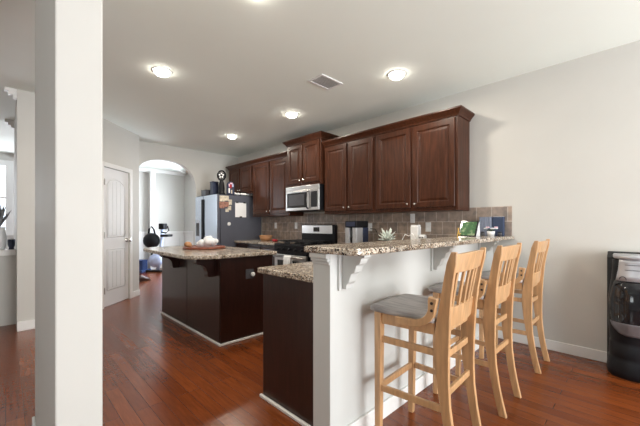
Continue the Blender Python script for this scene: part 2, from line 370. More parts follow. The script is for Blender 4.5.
a = MB(); a.lathe([(.033, 0), (.033, -.008), (.013, -.012), (.013, -.035), (.032, -.045), (.036, -.058), (.026, -.072), (.002, -.075)], (ddx1-.06, .012, .96), 18, axis='y'); a.build('door_knob', M['nickel'], d1, 0, True)
for z in (.25, 1.05, 1.82):
    MB().box(ddx0-.006, ddx0+.006, -.024, .01, z-.045, z+.045).build('hinge', M['nickel'], d1)

# ------------------------------------------------------------------ recessed lights and vent
spots = [(1.11, 3.37, 'recessed ceiling light at the left, above the floor beside the island', True), (2.83, 1.77, 'recessed ceiling light closest to the right wall cabinets end', True),
         (2.815, 3.42, 'recessed ceiling light in front of the microwave cabinet', True), (2.777, 4.985, 'recessed ceiling light farthest back near the refrigerator', True), (1.15, 1.77, 'recessed ceiling light cut off by the top edge of the photo', True)]
for x, y, lab, _ in spots:
    t = thing('recessed_light', lab, 'ceiling light', (x, y, H), 0, 'recessed ceiling lights')
    a = MB(); a.lathe([(.072, -.001), (.075, -.006), (.095, -.004), (.095, -.001)], (0, 0, 0), 28)
    a.build('trim_ring', M['white'], t, 0, True)
    a = MB(); a.lathe([(.070, -.002), (.069, -.020), (.056, -.036), (.03, -.043), (.001, -.044)], (0, 0, 0), 24); a.build('lens', M['lens'], t, 0, True)
    d = bpy.data.lights.new('lamp_glow', 'AREA'); d.shape = 'DISK'; d.size = .14; d.energy = 13; d.color = (1.0, 0.90, 0.76); d.spread = PI
    l = bpy.data.objects.new('lamp_glow', d); C.objects.link(l); l.parent = t; l.location = (0, 0, -.055)
t = thing('ceiling_vent', 'white rectangular air vent with louvres set in the ceiling', 'vent', (2.44, 2.40, H))
a = MB(); W_, D_ = .16, .11
for p in ((-W_, W_, -D_, -D_+.025), (-W_, W_, D_-.025, D_), (-W_, -W_+.025, -D_+.025, D_-.025), (W_-.025, W_, -D_+.025, D_-.025)): a.box(p[0], p[1], p[2], p[3], -.010, 0)
a.build('frame', M['white'], t, .003)
MB().box(-W_+.025, W_-.025, -D_+.025, D_-.025, -.003, -.001).build('backing', M['duct'], t)
for k in range(7):
    y = -D_+.04+k*.0225
    a = MB(); a.prism([(y, -.009), (y+.003, -.009), (y+.012, -.003), (y+.009, -.003)], 'x', -W_+.025, W_-.025); a.build('louvre', M['white'], t)

# ------------------------------------------------------------------ cabinets
def door_face(y0, y1, z0, z1, xf, fr=.058, th=.02):
    """raised-panel door on a face at x = xf, looking to -X"""
    w_, h_ = y1-y0, z1-z0
    seq = [(0, 0), (.0, th-.004), (.004, th), (fr, th), (fr+.008, th-.008), (fr+.016, th-.010), (fr+.04, th-.003)]
    return [(i, w_-i, i, h_-i, d) for i, d in seq]
def add_door(root, org, y0, y1, z0, z1, xf, mt, knob=None, name='door', fr=.058):
    a = MB(org); a.rings((xf, y0, z0), (0, 1, 0), (0, 0, 1), (-1, 0, 0), door_face(y0, y1, z0, z1, xf, fr)); d = a.build(name, M[mt], root)
    if knob:
        a = MB(org); a.lathe([(.006, 0), (.006, -.012), (.013, -.018), (.014, -.024), (.009, -.029), (.001, -.030)], (xf-.02, knob[0], knob[1]), 14, axis='x'); a.build('knob', M['nickel'], d, 0, True)
    return d
def wall_cab(label, y0, y1, z0, z1, xf, ndoor=2, crown=True, c_l=False, c_r=False, mt='cherry'):
    org = (XW, (y0+y1)/2, z0)
    t = thing('wall_cabinet', label, 'cabinet', org, 0, 'upper wall cabinets')
    a = MB(org); a.box(xf, XW-.002, y0, y1, z0, z1); a.box(xf-.003, XW-.002, y0, y1, z0-.012, z0); a.build('body', M[mt], t, .003)
    m_ = .028; gap = .012; wd = ((y1-y0)-2*m_-(ndoor-1)*.03)/ndoor
    for k in range(ndoor):
        u0 = y0+m_+k*(wd+.03)
        ku = (u0+wd-.032) if k % 2 == 0 else (u0+.032)
        add_door(t, org, u0, u0+wd, z0+.03, z1-.055, xf, mt, (ku, z0+.075))
    if crown:
        # crown swept round front and exposed sides
        yl = y1; yr = y0
        a = MB(org)
        prof = [(0, -.035), (.010, -.035), (.014, -.02), (.030, .0), (.050, .022), (.055, .030), (.055, .045), (0, .045)]
        er = 1 if c_r else 0; el = 1 if c_l else 0
        rings = []
        if c_r: rings.append([(XW-.003, yr-o, z1+h) for o, h in prof])
        rings.append([(xf-o, yr-o*er, z1+h) for o, h in prof]); rings.append([(xf-o, yl+o*el, z1+h) for o, h in prof])
        if c_l: rings.append([(XW-.003, yl+o, z1+h) for o, h in prof])
        a.loft(rings)
        a.build('crown_moulding', M[mt], t)
    return t
XF = 3.42
wall_cab('dark cherry wall cabinet with two wide doors at the right end above the tablet', 1.394, 2.462, 1.372, 2.40, XF, 2, True, False, True)
wall_cab('dark cherry wall cabinet with two doors just right of the microwave', 2.464, 3.385, 1.372, 2.40, XF)
wall_cab('raised dark cherry wall cabinet directly above the microwave', 3.395, 4.205, 1.835, 2.54, 3.36, 2, True, True, True)
wall_cab('tall dark cherry wall cabinet between the microwave and the refrigerator', 4.215, 5.33, 1.372, 2.40, XF)
wall_cab('short dark cherry cabinet above the refrigerator', 5.332, 6.26, 1.83, 2.40, XF, 2, True, True, False)
def base_cab(label, y0, y1, ndoor, drawers=True):
    xf = 3.14; org = (XW, (y0+y1)/2, 0)
    t = thing('base_cabinet', label, 'cabinet', org, 0, 'base cabinets along the tiled wall')
    a = MB(org); a.box(xf, XW-.002, y0, y1, .10, .865); a.box(xf+.06, XW-.002, y0, y1, 0, .10); a.build('body', M['espresso'], t, .003)
    wd = (y1-y0-.03*(ndoor+1))/ndoor
    for k in range(ndoor):
        u0 = y0+.03+k*(wd+.03)
        add_door(t, org, u0, u0+wd, .13, .66, xf, 'espresso', ((u0+.04) if k % 2 else (u0+wd-.04), .60))
        add_door(t, org, u0, u0+wd, .69, .84, xf, 'espresso', (u0+wd/2, .765), 'drawer', .03)
    return t
base_cab('dark base cabinet with drawers between the refrigerator and the range', 4.20, 5.47, 3)
base_cab('dark base cabinet between the range and the bar corner', 1.90, 3.38, 3)

def slab(name, poly, z0, z1, label, cat='countertop', origin=None):
    o = origin or (poly[0][0], poly[0][1], z0)
    a = MB(o); a.prism(poly, 'z', z0, z1)
    return tag(a.build(name, M['granite'], None, .008), label, cat)
slab('countertop', [(3.10, 4.19), (XW-.012, 4.19), (XW-.012, 5.48), (3.10, 5.48)], .867, .905, 'short granite countertop between the range and refrigerator')
slab('countertop', [(1.25, 1.283), (XW-.012, 1.283), (XW-.012, 3.392), (3.10, 3.392), (3.10, 1.90), (1.25, 1.90)], .867, .905, 'lower granite countertop wrapping behind the raised bar')
r = .05
slab('raised_countertop', [(1.165, 1.315), (1.165, .945+.06)] + arc(1.165+.06, .945+.06, .06, .06, PI, 1.5*PI, 5)[1:] + [(XW-.002, .945), (XW-.002, 1.135), (XW-.012, 1.315)][:2] + [(XW-.014, 1.315)], 1.052, 1.086, 'long raised granite bar top running to the right wall', 'countertop')
ip = arc(1.225+.28, 2.92+.28, .28, .28, PI, 1.5*PI, 9) + [(2.19, 2.92), (2.19, 4.65)] + arc(1.225+.30, 4.65-.30, .30, .30, .5*PI, PI, 9)
slab('island_top', ip, .867, .905, 'granite island countertop with rounded overhang and cutting board on it', 'countertop')

# ------------------------------------------------------------------ island
IO = (1.83, 3.78, 0)
t = thing('kitchen_island', 'dark espresso kitchen island with corbels under its overhang', 'kitchen island', IO)
IX0, IX1, IY0, IY1 = 1.525, 2.15, 2.956, 4.62
MB(IO).box(IX0, IX1, IY0, IY1, 0, .866).build('body', M['espresso'], t, .002)
for y0, y1 in ((IY0+.012, 3.765), (3.775, IY1-.012)):
    MB(IO).box(IX0-.008, IX0-.0005, y0, y1, .03, .862).build('side_panel', M['espresso'], t, .002)
a = MB(IO); a.box(IX0-.022, IX0-.0005, IY0-.022, IY1, 0, .022); a.box(IX0-.0005, IX1, IY0-.022, IY0-.0005, 0, .022); a.build('shoe_moulding', M['trim'], t, .006)
for y in (3.09, 4.03):
    pl = [(IX0-.0085-p, .866+q) for p, q in [(0, 0), (0, -.185), (.075, -.185), (.085, -.165), (.088, -.13), (.10, -.095), (.125, -.07), (.16, -.058), (.19, -.05), (.20, -.035), (.20, 0)]]
    a = MB(IO); a.loft([[(x, y-.045, z) for x, z in pl], [(x, y+.045, z) for x, z in pl]]); a.build('corbel', M['espresso'], t, .004)
o_ = MB(IO).box(1.805, 1.905, IY0-.007, IY0-.0005, .63, .73).build('outlet_plate', M['grey'], t, .003)
a = MB(IO); a.lathe([(.022, -.007), (.024, -.022), (.016, -.03), (.001, -.031)], (1.885, IY0, .675), 16, axis='y'); a.build('round_plug', M['white'], o_, 0, True)
# kitchen-side doors of the island
for k in range(3):
    y0 = IY0+.04+k*.53
    a = MB(IO); a.rings((IX1, y0, .12), (0, 1, 0), (0, 0, 1), (1, 0, 0), door_face(y0, y0+.5, .12, .82, 0)); d = a.build('door', M['espresso'], t)
    a = MB(IO); a.sphere((IX1+.036, y0+.45, .74), .014); a.build('knob', M['nickel'], d, 0, True)

# ------------------------------------------------------------------ peninsula cabinet
PO = (2.2, 1.58, 0)
t = thing('peninsula_cabinet', 'dark espresso cabinet under the low counter at the end of the bar', 'cabinet', PO)
MB(PO).box(1.295, 3.12, 1.283, 1.862, .0, .865).build('body', M['espresso'], t, .002)
MB(PO).box(1.283, 1.2945, 1.283, 1.874, .0, .865).build('end_panel', M['espresso'], t, .002)
MB(PO).box(1.262, 1.2825, 1.283, 1.89, 0, .022).build('shoe_moulding', M['trim'], t, .006)
for k in range(3):
    x0 = 1.33+k*.56
    a = MB(PO); a.rings((x0+.5, 1.862, .12), (-1, 0, 0), (0, 0, 1), (0, 1, 0), door_face(0, .5, .12, .82, 0)); d = a.build('door', M['espresso'], t)
    a = MB(PO); a.sphere((x0+.45, 1.898, .74), .014); a.build('knob', M['nickel'], d, 0, True)

# corbels under the raised bar
labs = ['white scrolled corbel under the free end of the bar', 'white scrolled corbel under the bar behind the nearest stool', 'white scrolled corbel under the bar behind the farthest stool']
for x, lab in zip((1.31, 2.36, 3.35), labs):
    o = (x, BY0, .86)
    t = thing('bar_corbel', lab, 'corbel', o, 0, 'white corbels under the bar')
    a = MB(o); a.box(x-.05, x+.05, BY0-.014, BY0, .85, 1.05); a.build('back_plate', M['halfwall'], t, .003)
    yb = BY0-.0145; ztop = 1.05
    pl = [(0, 0), (0, -.19), (-.028, -.19), (-.032, -.165), (-.048, -.15), (-.056, -.125), (-.064, -.105), (-.085, -.096), (-.092, -.08), (-.098, -.06), (-.118, -.05), (-.126, -.035), (-.13, -.02), (-.15, -.015), (-.15, 0)]
    a = MB(o); a.prism([(yb+p, ztop+q) for p, q in pl], 'x', x-.03, x+.03); a.build('scroll_bracket', M['halfwall'], t, .003)

# ------------------------------------------------------------------ microwave
O = (XW, 3.80, 1.425)
t = thing('microwave', 'stainless over-the-range microwave hung above the stove', 'microwave', O)
x0 = 3.33; ya, yb = 3.41, 4.20
MB(O).box(x0+.02, XW-.004, ya, yb, 1.425, 1.818).build('body', M['black'], t, .004)
d = MB(O).box(x0, x0+.0195, 3.60, yb, 1.43, 1.745).build('door', M['steel'], t, .004)
MB(O).box(x0-.003, x0-.0005, 3.70, 4.165, 1.475, 1.715).build('window', M['gloss'], d, .004)
MB(O).box(x0-.0045, x0-.0032, 3.745, 4.12, 1.51, 1.685).build('mesh_screen', M['grey'], d, .003)
a = MB(O); a.tube([(x0, 3.655, 1.455), (x0-.035, 3.65, 1.475), (x0-.045, 3.65, 1.59), (x0-.035, 3.65, 1.70), (x0, 3.655, 1.72)], .012, 10); a.build('handle', M['black'], d, 0, True)
c_ = MB(O).box(x0, x0+.0195, ya, 3.598, 1.43, 1.745).build('control_panel', M['steel'], t, .004)
MB(O).box(x0-.003, x0-.0005, ya+.035, 3.585, 1.475, 1.715).build('keypad', M['gloss'], c_, .003)
MB(O).box(x0, x0+.0195, ya, yb, 1.748, 1.818).build('vent_panel', M['steel'], t, .004)

# ------------------------------------------------------------------ range
O = (XW, 3.79, 0); RY0, RY1, RX = 3.40, 4.18, 3.075
t = thing('gas_range', 'stainless and black gas range against the tiled wall', 'stove', O)
MB(O).box(RX+.03, XW-.02, RY0, RY1, .03, .895).build('body', M['black'], t, .004)
d = MB(O).box(RX, RX+.0295, RY0+.01, RY1-.01, .20, .745).build('oven_door', M['steel'], t, .006)
MB(O).box(RX-.003, RX-.0005, RY0+.09, RY1-.09, .31, .655).build('window', M['gloss'], d, .01)
a = MB(O); a.tube([(RX-.05, RY0+.05, .715), (RX-.05, RY1-.05, .715)], .013, 12); a.cyl((RX, RY0+.07, .715), (RX-.05, RY0+.07, .715), .009); a.cyl((RX, RY1-.07, .715), (RX-.05, RY1-.07, .715), .009); a.build('handle', M['steel'], d, 0, True)
MB(O).box(RX+.002, RX+.0295, RY0+.01, RY1-.01, .04, .19).build('warming_drawer', M['steel'], t, .006)
kp = MB(O).box(RX, RX+.0295, RY0+.002, RY1-.002, .75, .895).build('knob_panel', M['black'], t, .006)
for k in range(5):
    y = RY0+.10+k*.145
    a = MB(O); a.lathe([(.022, 0), (.020, -.022), (.016, -.028), (.001, -.029)], (RX, y, .825), 16, axis='x'); a.build('burner_knob', M['black'], kp, 0, True)
MB(O).box(RX+.005, XW-.10, RY0, RY1, .8955, .915).build('cooktop', M['gloss'], t, .004)
for k in range(3):
    y0 = RY0+.03+k*.245; y1 = y0+.23
    a = MB(O)
    for y in (y0, (y0+y1)/2-.006, y1-.012): a.box(RX+.04, 3.60, y, y+.012, .940, .955)
    for x in (RX+.04, RX+.20, RX+.36, 3.588): a.box(x, x+.012, y0, y1, .940, .955)
    for x in (RX+.045, 3.59):
        for y in (y0+.001, y1-.011): a.box(x, x+.01, y, y+.01, .9155, .94)
    a.build('grate', M['iron'], t, .002)
    for x in (RX+.15, RX+.42):
        a = MB(O); a.lathe([(.045, 0), (.045, .012), (.03, .018), (.001, .018)], (x, (y0+y1)/2, .9155), 18); a.build('burner', M['iron'], t)
b = MB(O).box(XW-.085, XW-.015, RY0, RY1, .897, 1.205).build('backguard', M['black'], t, .008)
MB(O).box(XW-.092, XW-.0855, RY0+.045, RY1-.02, 1.06, 1.195).build('control_face', M['steel'], b, .003)
MB(O).box(XW-.095, XW-.0925, 3.73, 3.87, 1.09, 1.165).build('clock_display', M['gloss'], b, .002)
# towel on the oven handle
a = MB((RX-.05, 3.77, .55)); n = 12; ring = []
for k in range(n+1):
    y = 3.69+.16*k/n; wv = .004*math.sin(k*1.3)
    pts = [(RX-.033+wv, .50), (RX-.031+wv, .62), (RX-.033, .715), (RX-.05, .7345), (RX-.068, .715), (RX-.072+wv, .60), (RX-.074+wv*2, .47), (RX-.080+wv*2, .47), (RX-.078+wv, .60), (RX-.074, .717), (RX-.05, .741), (RX-.027, .717), (RX-.026+wv, .62), (RX-.028+wv, .50)]
    ring.append([(p, y, q) for p, q in pts])
a.loft(ring); tag(a.build('dish_towel', M['cloth'], None, 0, True), 'white towel hanging over the oven door handle', 'towel')

# ------------------------------------------------------------------ refrigerator
O = (3.2, 5.96, 0); FX, FY0, FY1 = 2.76, 5.50, 6.44
t = thing('refrigerator', 'grey stainless side-by-side refrigerator against the back wall', 'refrigerator', O)
MB(O).box(FX+.075, XW-.02, FY0, FY1, .02, 1.765).build('body', M['fridge_side'], t, .006)
GY = 6.075
for i, (y0, y1) in enumerate(((FY0+.003, GY-.012), (GY+.012, FY1-.003))):
    d = MB(O).box(FX+.0125, FX+.068, y0, y1, .08, 1.765).build('door', M['fridge_side'], t, .006)
    MB(O).box(FX, FX+.0122, y0, y1, .08, 1.765).build('steel_front', M['fridge'], d, .006)
    ya_, yb_ = (y1-.028, y1-.002) if i == 0 else (y0+.002, y0+.028)
    MB(O).box(FX-.022, FX-.0005, ya_, yb_, .45, 1.70).build('handle', M['black'], d, .006)
    if i == 1:
        r_ = MB(O).box(FX-.004, FX-.0005, 6.23, 6.40, .97, 1.30).build('water_dispenser', M['silver'], d, .003)
        MB(O).box(FX-.0065, FX-.0042, 6.245, 6.385, .98, 1.24).build('dispenser_recess', M['gloss'], d, .003)
MB(O).box(FX+.03, XW-.05, FY0+.02, FY1-.02, 1.766, 1.778).build('hinge_cover', M['black'], t, .003)
# magnets, photos and paper on its side
ys = FY0-.0015
specs = [(2.86, 1.69, .10, .11, 'cream', 'cream square photo at the top left of the refrigerator side'), (2.95, 1.70, .09, .09, 'cream', 'pale photo magnet beside the top left photo'),
         (2.855, 1.57, .11, .12, 'photo', 'brown photo print on the refrigerator side'), (2.955, 1.585, .09, .10, 'photo', 'reddish photo print right of the brown one'),
         (3.025, 1.63, .07, .10, 'cream', 'cream photo magnet at the right edge of the cluster'), (3.01, 1.52, .07, .08, 'cream', 'small cream magnet low in the photo cluster'), (2.96, 1.475, .07, .06, 'cream', 'lowest small cream magnet of the photo cluster')]
for x, z, w_, h_, mt, lab in specs:
    a = MB((x, ys, z)); a.box(x-w_/2, x+w_/2, ys-.004, ys, z-h_/2, z+h_/2); tag(a.build('fridge_photo', M[mt], None, .002), lab, 'photo', 'photos stuck to the refrigerator side')
pn = thing('note_paper', 'white sheet of paper clipped to the refrigerator side', 'paper', (3.25, ys, 1.49))
MB((3.25, ys, 1.49)).box(3.13, 3.37, ys-.003, ys, 1.35, 1.63).build('sheet', M['paper'], pn)
for x, z in ((3.17, 1.635), (3.33, 1.635), (3.25, 1.355)): MB((3.25, ys, 1.49)).box(x-.025, x+.025, ys-.012, ys-.0035, z-.013, z+.013).build('clip', M['black'], pn, .003)
a = MB((3.0, ys, 1.22)); a.lathe([(.035, 0), (.035, -.008), (.028, -.012), (.001, -.012)], (3.0, ys, 1.22), 18, axis='y'); tag(a.build('round_magnet', M['white'], None, 0, True), 'small round white magnet on the refrigerator side', 'magnet')
# things on top of it
ZT = 1.7785
o = (2.92, 5.93, ZT); t = thing('storage_tin', 'dark navy box standing on top of the refrigerator', 'box', o)
MB(o).box(2.86, 2.98, 5.87, 5.99, ZT, ZT+.245).build('body', M['navy'], t, .008); MB(o).box(2.857, 2.983, 5.867, 5.993, ZT+.2455, ZT+.27).build('lid', M['navy'], t, .006)
o = (2.92, 6.15, ZT); t = thing('low_box', 'low dark box on the refrigerator left of the navy box', 'box', o)
MB(o).box(2.80, 3.05, 6.05, 6.25, ZT, ZT+.10).build('body', M['grey'], t, .006); MB(o).box(2.795, 3.055, 6.045, 6.255, ZT+.1005, ZT+.115).build('lid', M['grey'], t, .004)
o = (2.955, 5.70, ZT); t = thing('ornament', 'tall black ornament with a round black and white head on the refrigerator', 'ornament', o)
a = MB(o); a.lathe([(.07, 0), (.07, .03), (.055, .05), (.06, .12), (.05, .22), (.02, .30)], o, 16); a.build('stand', M['black'], t, 0, True)
dr = Vector((-.7, -.72, 0))
a = MB(o); cx, cy, cz = o[0], o[1], ZT+.37; s_ = Vector((.72, -.7, 0))
a.tube([Vector((cx, cy, cz))+s_*.075*math.cos(q*PI/12)+Vector((0, 0, .09*math.sin(q*PI/12))) for q in range(25)], .016, 8); a.build('ring', M['black'], t, 0, True)
a = MB(o); a.cyl(Vector((cx, cy, cz))-dr*.012, Vector((cx, cy, cz))+dr*.012, .062, seg=20); f = a.build('face', M['black'], t, .002)
for q in range(5):
    an = q*2*PI/5+.3; c0 = Vector((cx, cy, cz))+s_*.036*math.cos(an)+Vector((0, 0, .036*math.sin(an)))
    a = MB(o); a.cyl(c0+dr*.0125, c0+dr*.016, .017, seg=10); a.build('white_spot', M['white'], f)
o = (3.055, 5.56, ZT); t = thing('decorative_tin', 'arch-topped dark tin with pink and white patches on the refrigerator', 'tin', o)
ps = [(2.995, ZT), (3.135, ZT)] + arc(3.065, ZT+.18, .07, .07, 0, PI, 10)
a = MB(o); a.prism(ps, 'y', 5.535, 5.585); a.build('body', M['navy'], t, .005)
for x, z, w_, h_, mt in ((3.0, ZT+.03, .028, .09, 'white'), (3.05, ZT+.02, .024, .07, 'cream'), (3.03, ZT+.12, .045, .07, 'red'), (3.075, ZT+.15, .03, .05, 'sky'), (3.0, ZT+.15, .02, .05, 'pink'), (3.045, ZT+.20, .05, .025, 'pink')):
    MB(o).box(x+.025-w_/2, x+.025+w_/2, 5.531, 5.5345, z, z+h_).build('patch', M[mt], t, .002)
for x, y, lab in ((3.22, 5.60, 'left crumpled white packet on top of the refrigerator'), (3.34, 5.58, 'middle crumpled white packet on top of the refrigerator'), (3.48, 5.56, 'right small white packet on top of the refrigerator under the cabinet')):
    a = MB((x, y, ZT)); n = 12
    for dx_ in (-.03, .02, .045): a.sphere((x+dx_, y+random.uniform(-.02, .02), ZT+.026), .034, .04, .024, 10)
    tag(a.build('white_packet', M['cloth'], None, 0, True), lab, 'packet', 'white packets on the refrigerator')

# ------------------------------------------------------------------ items on the counters
def bowl_sphere_cluster(a, c, n, R, r0):
    for _ in range(n):
        a.sphere((c[0]+random.uniform(-R, R), c[1]+random.uniform(-R, R), c[2]+random.uniform(0, R*.7)), r0*random.uniform(.7, 1.2), seg=10)
# island: board and bundled towel
o = (1.78, 3.88, .9055); t = thing('cutting_board', 'reddish brown wooden board lying on the island', 'cutting board', o)
a = MB(o); a.lathe([(.0, 0), (.24, 0), (.255, .008), (.255, .016), (.235, .020), (.001, .020)], o, 36, 1.0, 1.0); a.build('board', M['board'], t, 0, True)
a = MB(o); a.tube([(o[0]+.245*math.cos(q*PI/24), o[1]+.245*math.sin(q*PI/24), o[2]+.021) for q in range(49)], .007, 8); a.build('rim', M['board'], t, 0, True)
o = (1.80, 3.84, .9265)
a = MB(o)
for dx_, dy_, dz_, r_ in ((0, 0, .04, .06), (.06, -.05, .045, .05), (-.07, .04, .035, .05), (.09, .0, .03, .045), (-.02, -.06, .05, .05), (.02, .05, .06, .05), (.10, -.08, .05, .035), (-.10, .09, .025, .035), (.04, .0, .075, .035)):
    a.sphere((o[0]+dx_*.8, o[1]+dy_*.8, o[2]+dz_*1.45), r_, r_*.95, min(r_*.9, dz_*1.45), 12)
bt = a.build('bundled_cloth', M['cloth'], None, 0, True, 1); tag(bt, 'crumpled white cloth bundle on the wooden board', 'cloth')
o = (1.61, 3.97, .9265); a = MB(o); a.sphere((1.61, 3.97, .9265+.034), .045, .045, .034); a.sphere((1.60, 3.91, .9265+.026), .035, .035, .026); tag(a.build('bread_roll', M['tan'], None, 0, True), 'small brown bread roll beside the white cloth on the board', 'bread')
# left counter: tan bowl and red cloth
o = (3.45, 4.95, .9055); t = thing('wooden_bowl', 'tan oval wooden bowl on the counter left of the range', 'bowl', o)
a = MB(o); a.lathe([(.001, 0), (.09, 0), (.12, .03), (.145, .095), (.138, .095), (.112, .034), (.085, .012), (.001, .012)], o, 28, .75, 1.0); a.build('shell', M['tan'], t, 0, True)
a = MB(o); a.tube([(o[0]+.107*math.cos(q*PI/18), o[1]+.142*math.sin(q*PI/18), o[2]+.096) for q in range(37)], .006, 8); a.build('rim', M['tan'], t, 0, True)
o = (3.40, 4.60, .9055); a = MB(o)
for dx_, dy_, r_ in ((0, 0, .045), (.03, .06, .04), (-.03, -.06, .035), (.0, -.03, .04)): a.sphere((o[0]+dx_, o[1]+dy_, o[2]+.022), r_, r_*1.2, .022)
tag(a.build('pot_holder', M['red'], None, 0, True), 'crumpled red cloth on the counter beside the range', 'cloth')
# outlets on the tile
def outlet(y, z, lab, w_=.07, h_=.115, kind='outlet'):
    o = (XW-.0105, y, z); t = thing('wall_'+kind, lab, kind, o, 0, 'white electrical plates on the backsplash')
    MB(o).box(XW-.017, XW-.0105, y-w_/2, y+w_/2, z-h_/2, z+h_/2).build('plate', M['white'], t, .002)
    for dz_ in (-.025, .025): MB(o).box(XW-.019, XW-.0172, y-.017, y+.017, z+dz_-.015, z+dz_+.015).build('socket', M['paper'], t, .002)
outlet(5.02, 1.19, 'white wall outlet nearest the refrigerator, above the wooden bowl')
outlet(4.41, 1.19, 'white wall outlet just left of the range')
outlet(2.77, 1.17, 'white wall outlet just right of the coffee maker')
outlet(1.885, 1.175, 'white wall outlet left of the tablet')
outlet(2.10, 1.285, 'white switch plate above the white canister', .065, .12, 'switch')
# coffee maker on the lower counter
o = (3.40, 2.74, .9055); cx, cy, z0 = o
t = thing('coffee_maker', 'black and silver coffee maker left of the succulent', 'coffee maker', o)
MB(o).box(cx-.14, cx+.12, cy-.10, cy+.10, z0, z0+.03).build('base', M['black'], t, .006)
MB(o).box(cx+.0, cx+.12, cy-.10, cy+.10, z0+.0305, z0+.26).build('water_tank', M['navy'], t, .008)
MB(o).box(cx-.14, cx+.12, cy-.10, cy+.10, z0+.2605, z0+.35).build('brew_head', M['black'], t, .012)
for dy_ in (-.062, .062): MB(o).box(cx-.138, cx-.0005, cy+dy_-.036, cy+dy_+.036, z0+.0305, z0+.26).build('silver_column', M['silver'], t, .008)
a = MB(o); a.lathe([(.001, 0), (.022, 0), (.024, .10), (.001, .10)], (cx-.10, cy, z0+.031), 14); a.build('cup_stand', M['black'], t, 0, True)
MB(o).box(cx-.146, cx-.1405, cy-.075, cy+.075, z0+.275, z0+.335).build('front_plate', M['navy'], t, .002)
a = MB(o); a.tube([(cx+.12, cy-.05, z0+.03), (cx+.2, cy-.16, z0+.02), (cx+.25, cy-.20, z0+.10), (cx+.29, cy-.09, z0+.235), (XW-.02, cy+.02, z0+.245)], .004, 6); a.build('power_cord', M['black'], t, 0, True)
# succulent
o = (3.38, 2.25, .9055); t = thing('potted_succulent', 'spiky pale green succulent in a dark pot behind the bar', 'plant', o)
a = MB(o); a.lathe([(.001, 0), (.035, 0), (.045, .08), (.047, .10), (.04, .10), (.001, .095)], o, 20); a.build('pot', M['black'], t, 0, True)
a = MB(o)
for k in range(16):
    an = k*2.4; ring_ = k/15; tilt = .35+1.0*(1-ring_); L_ = .115+.05*ring_
    d0 = Vector((math.cos(an)*math.sin(tilt), math.sin(an)*math.sin(tilt), math.cos(tilt)))
    c0 = Vector((o[0], o[1], o[2]+.10))+d0*.01
    pts = [c0+d0*L_*q+Vector((0, 0, -.02*q*q*(1-ring_))) for q in (0, .35, .7, 1.0)]
    a.tube(pts, .01, 6, radii=[.012, .025, .018, .002], flat=(1.0, .4))
a.build('leaves', M['leaf'], t, 0, True)
# white canister/monitor, small box, cable
o = (3.45, 1.90, .9055); t = thing('white_canister', 'tall white canister standing on the counter against the tile', 'canister', o)
MB(o).box(3.41, 3.49, 1.85, 1.95, o[2], o[2]+.28).build('body', M['white'], t, .01); MB(o).box(3.415, 3.485, 1.855, 1.945, o[2]+.2805, o[2]+.295).build('lid', M['paper'], t, .004)
o = (3.40, 1.785, .9055); t = thing('small_appliance', 'small rounded white gadget with dark slots right of the canister', 'gadget', o)
MB(o).box(3.36, 3.44, 1.75, 1.82, o[2], o[2]+.185).build('body', M['white'], t, .02)
for dy_ in (-.03, .0, .03): MB(o).box(3.3565, 3.3595, 1.785+dy_*.7-.006, 1.785+dy_*.7+.006, o[2]+.145, o[2]+.16).build('slot', M['grey'], t)
a = MB((3.36, 1.95, .9055)); a.tube([(3.36, 2.04, .912), (3.37, 2.03, 1.03), (3.38, 2.0, 1.09), (3.38, 1.95, 1.07), (3.37, 1.90, 1.10), (3.36, 1.86, 1.05), (3.36, 1.85, .912)], .006, 8); tag(a.build('charging_cable', M['paper'], None, 0, True), 'white looping cable in front of the white canister', 'cable')
# tablet-like display on the bar
ZB = 1.0865
o = (3.25, 1.225, ZB); t = thing('digital_display', 'tilted black framed screen with a green picture standing on the bar', 'tablet', o, math.radians(-86))
W_, hh, lean = .082, .155, .115
def quad(a, x0, x1, s0, s1, off0, off1):
    # slanted slab facing -Y (front), leaning back; s = height parameter 0..1
    def P(x, s, n): return (x, -.05+lean*s+n, hh*s)
    a.loft([[P(x0, s0, off0), P(x1, s0, off0), P(x1, s1, off0), P(x0, s1, off0)], [P(x0, s0, off1), P(x1, s0, off1), P(x1, s1, off1), P(x0, s1, off1)]])
a = MB(); quad(a, -W_, W_, .0, 1, 0, .014); f = a.build('frame', M['gloss'], t, .003)
a = MB(); quad(a, -W_+.014, W_-.014, .08, .93, -.0016, -.0004); a.build('screen', M['picture'], f)
a = MB(); a.loft([[(-W_+.01, -.034, 0), (-W_+.01, .10, 0), (-W_+.01, .08, hh*.97)], [(W_+.0, -.034, 0), (W_+.0, .10, 0), (W_+.0, .08, hh*.97)]]); a.build('white_stand', M['white'], t, .004)
# things near the corner of the bar
o = (3.70, 1.085, ZB); t = thing('notebook', 'dark slate blue book standing against the tile at the wall end of the bar', 'book', o)
MB(o).box(3.675, 3.725, 1.033, 1.137, ZB, ZB+.20).build('cover', M['bluebook'], t, .004); MB(o).box(3.68, 3.72, 1.036, 1.134, ZB+.1985, ZB+.2015).build('pages', M['paper'], t)
o = (3.70, 1.205, ZB); t = thing('ribbed_vase', 'pale blue grey ribbed glass box left of the blue book', 'vase', o)
a = MB(o)
for k in range(5): a.box(3.66, 3.725, 1.145+k*.024, 1.145+k*.024+.0235, ZB, ZB+.195)
a.build('body', M['bluegrey'], t, .004); MB(o).box(3.658, 3.727, 1.143, 1.267, ZB+.1955, ZB+.20).build('rim', M['bluegrey'], t, .002)
o = (3.56, 1.115, ZB); t = thing('flower_pot', 'small pot of pink and white flowers on the bar before the blue book', 'flowers', o)
a = MB(o); a.lathe([(.001, 0), (.03, 0), (.038, .05), (.034, .05), (.001, .045)], o, 18); a.build('pot', M['white'], t, 0, True)
a = MB(o)
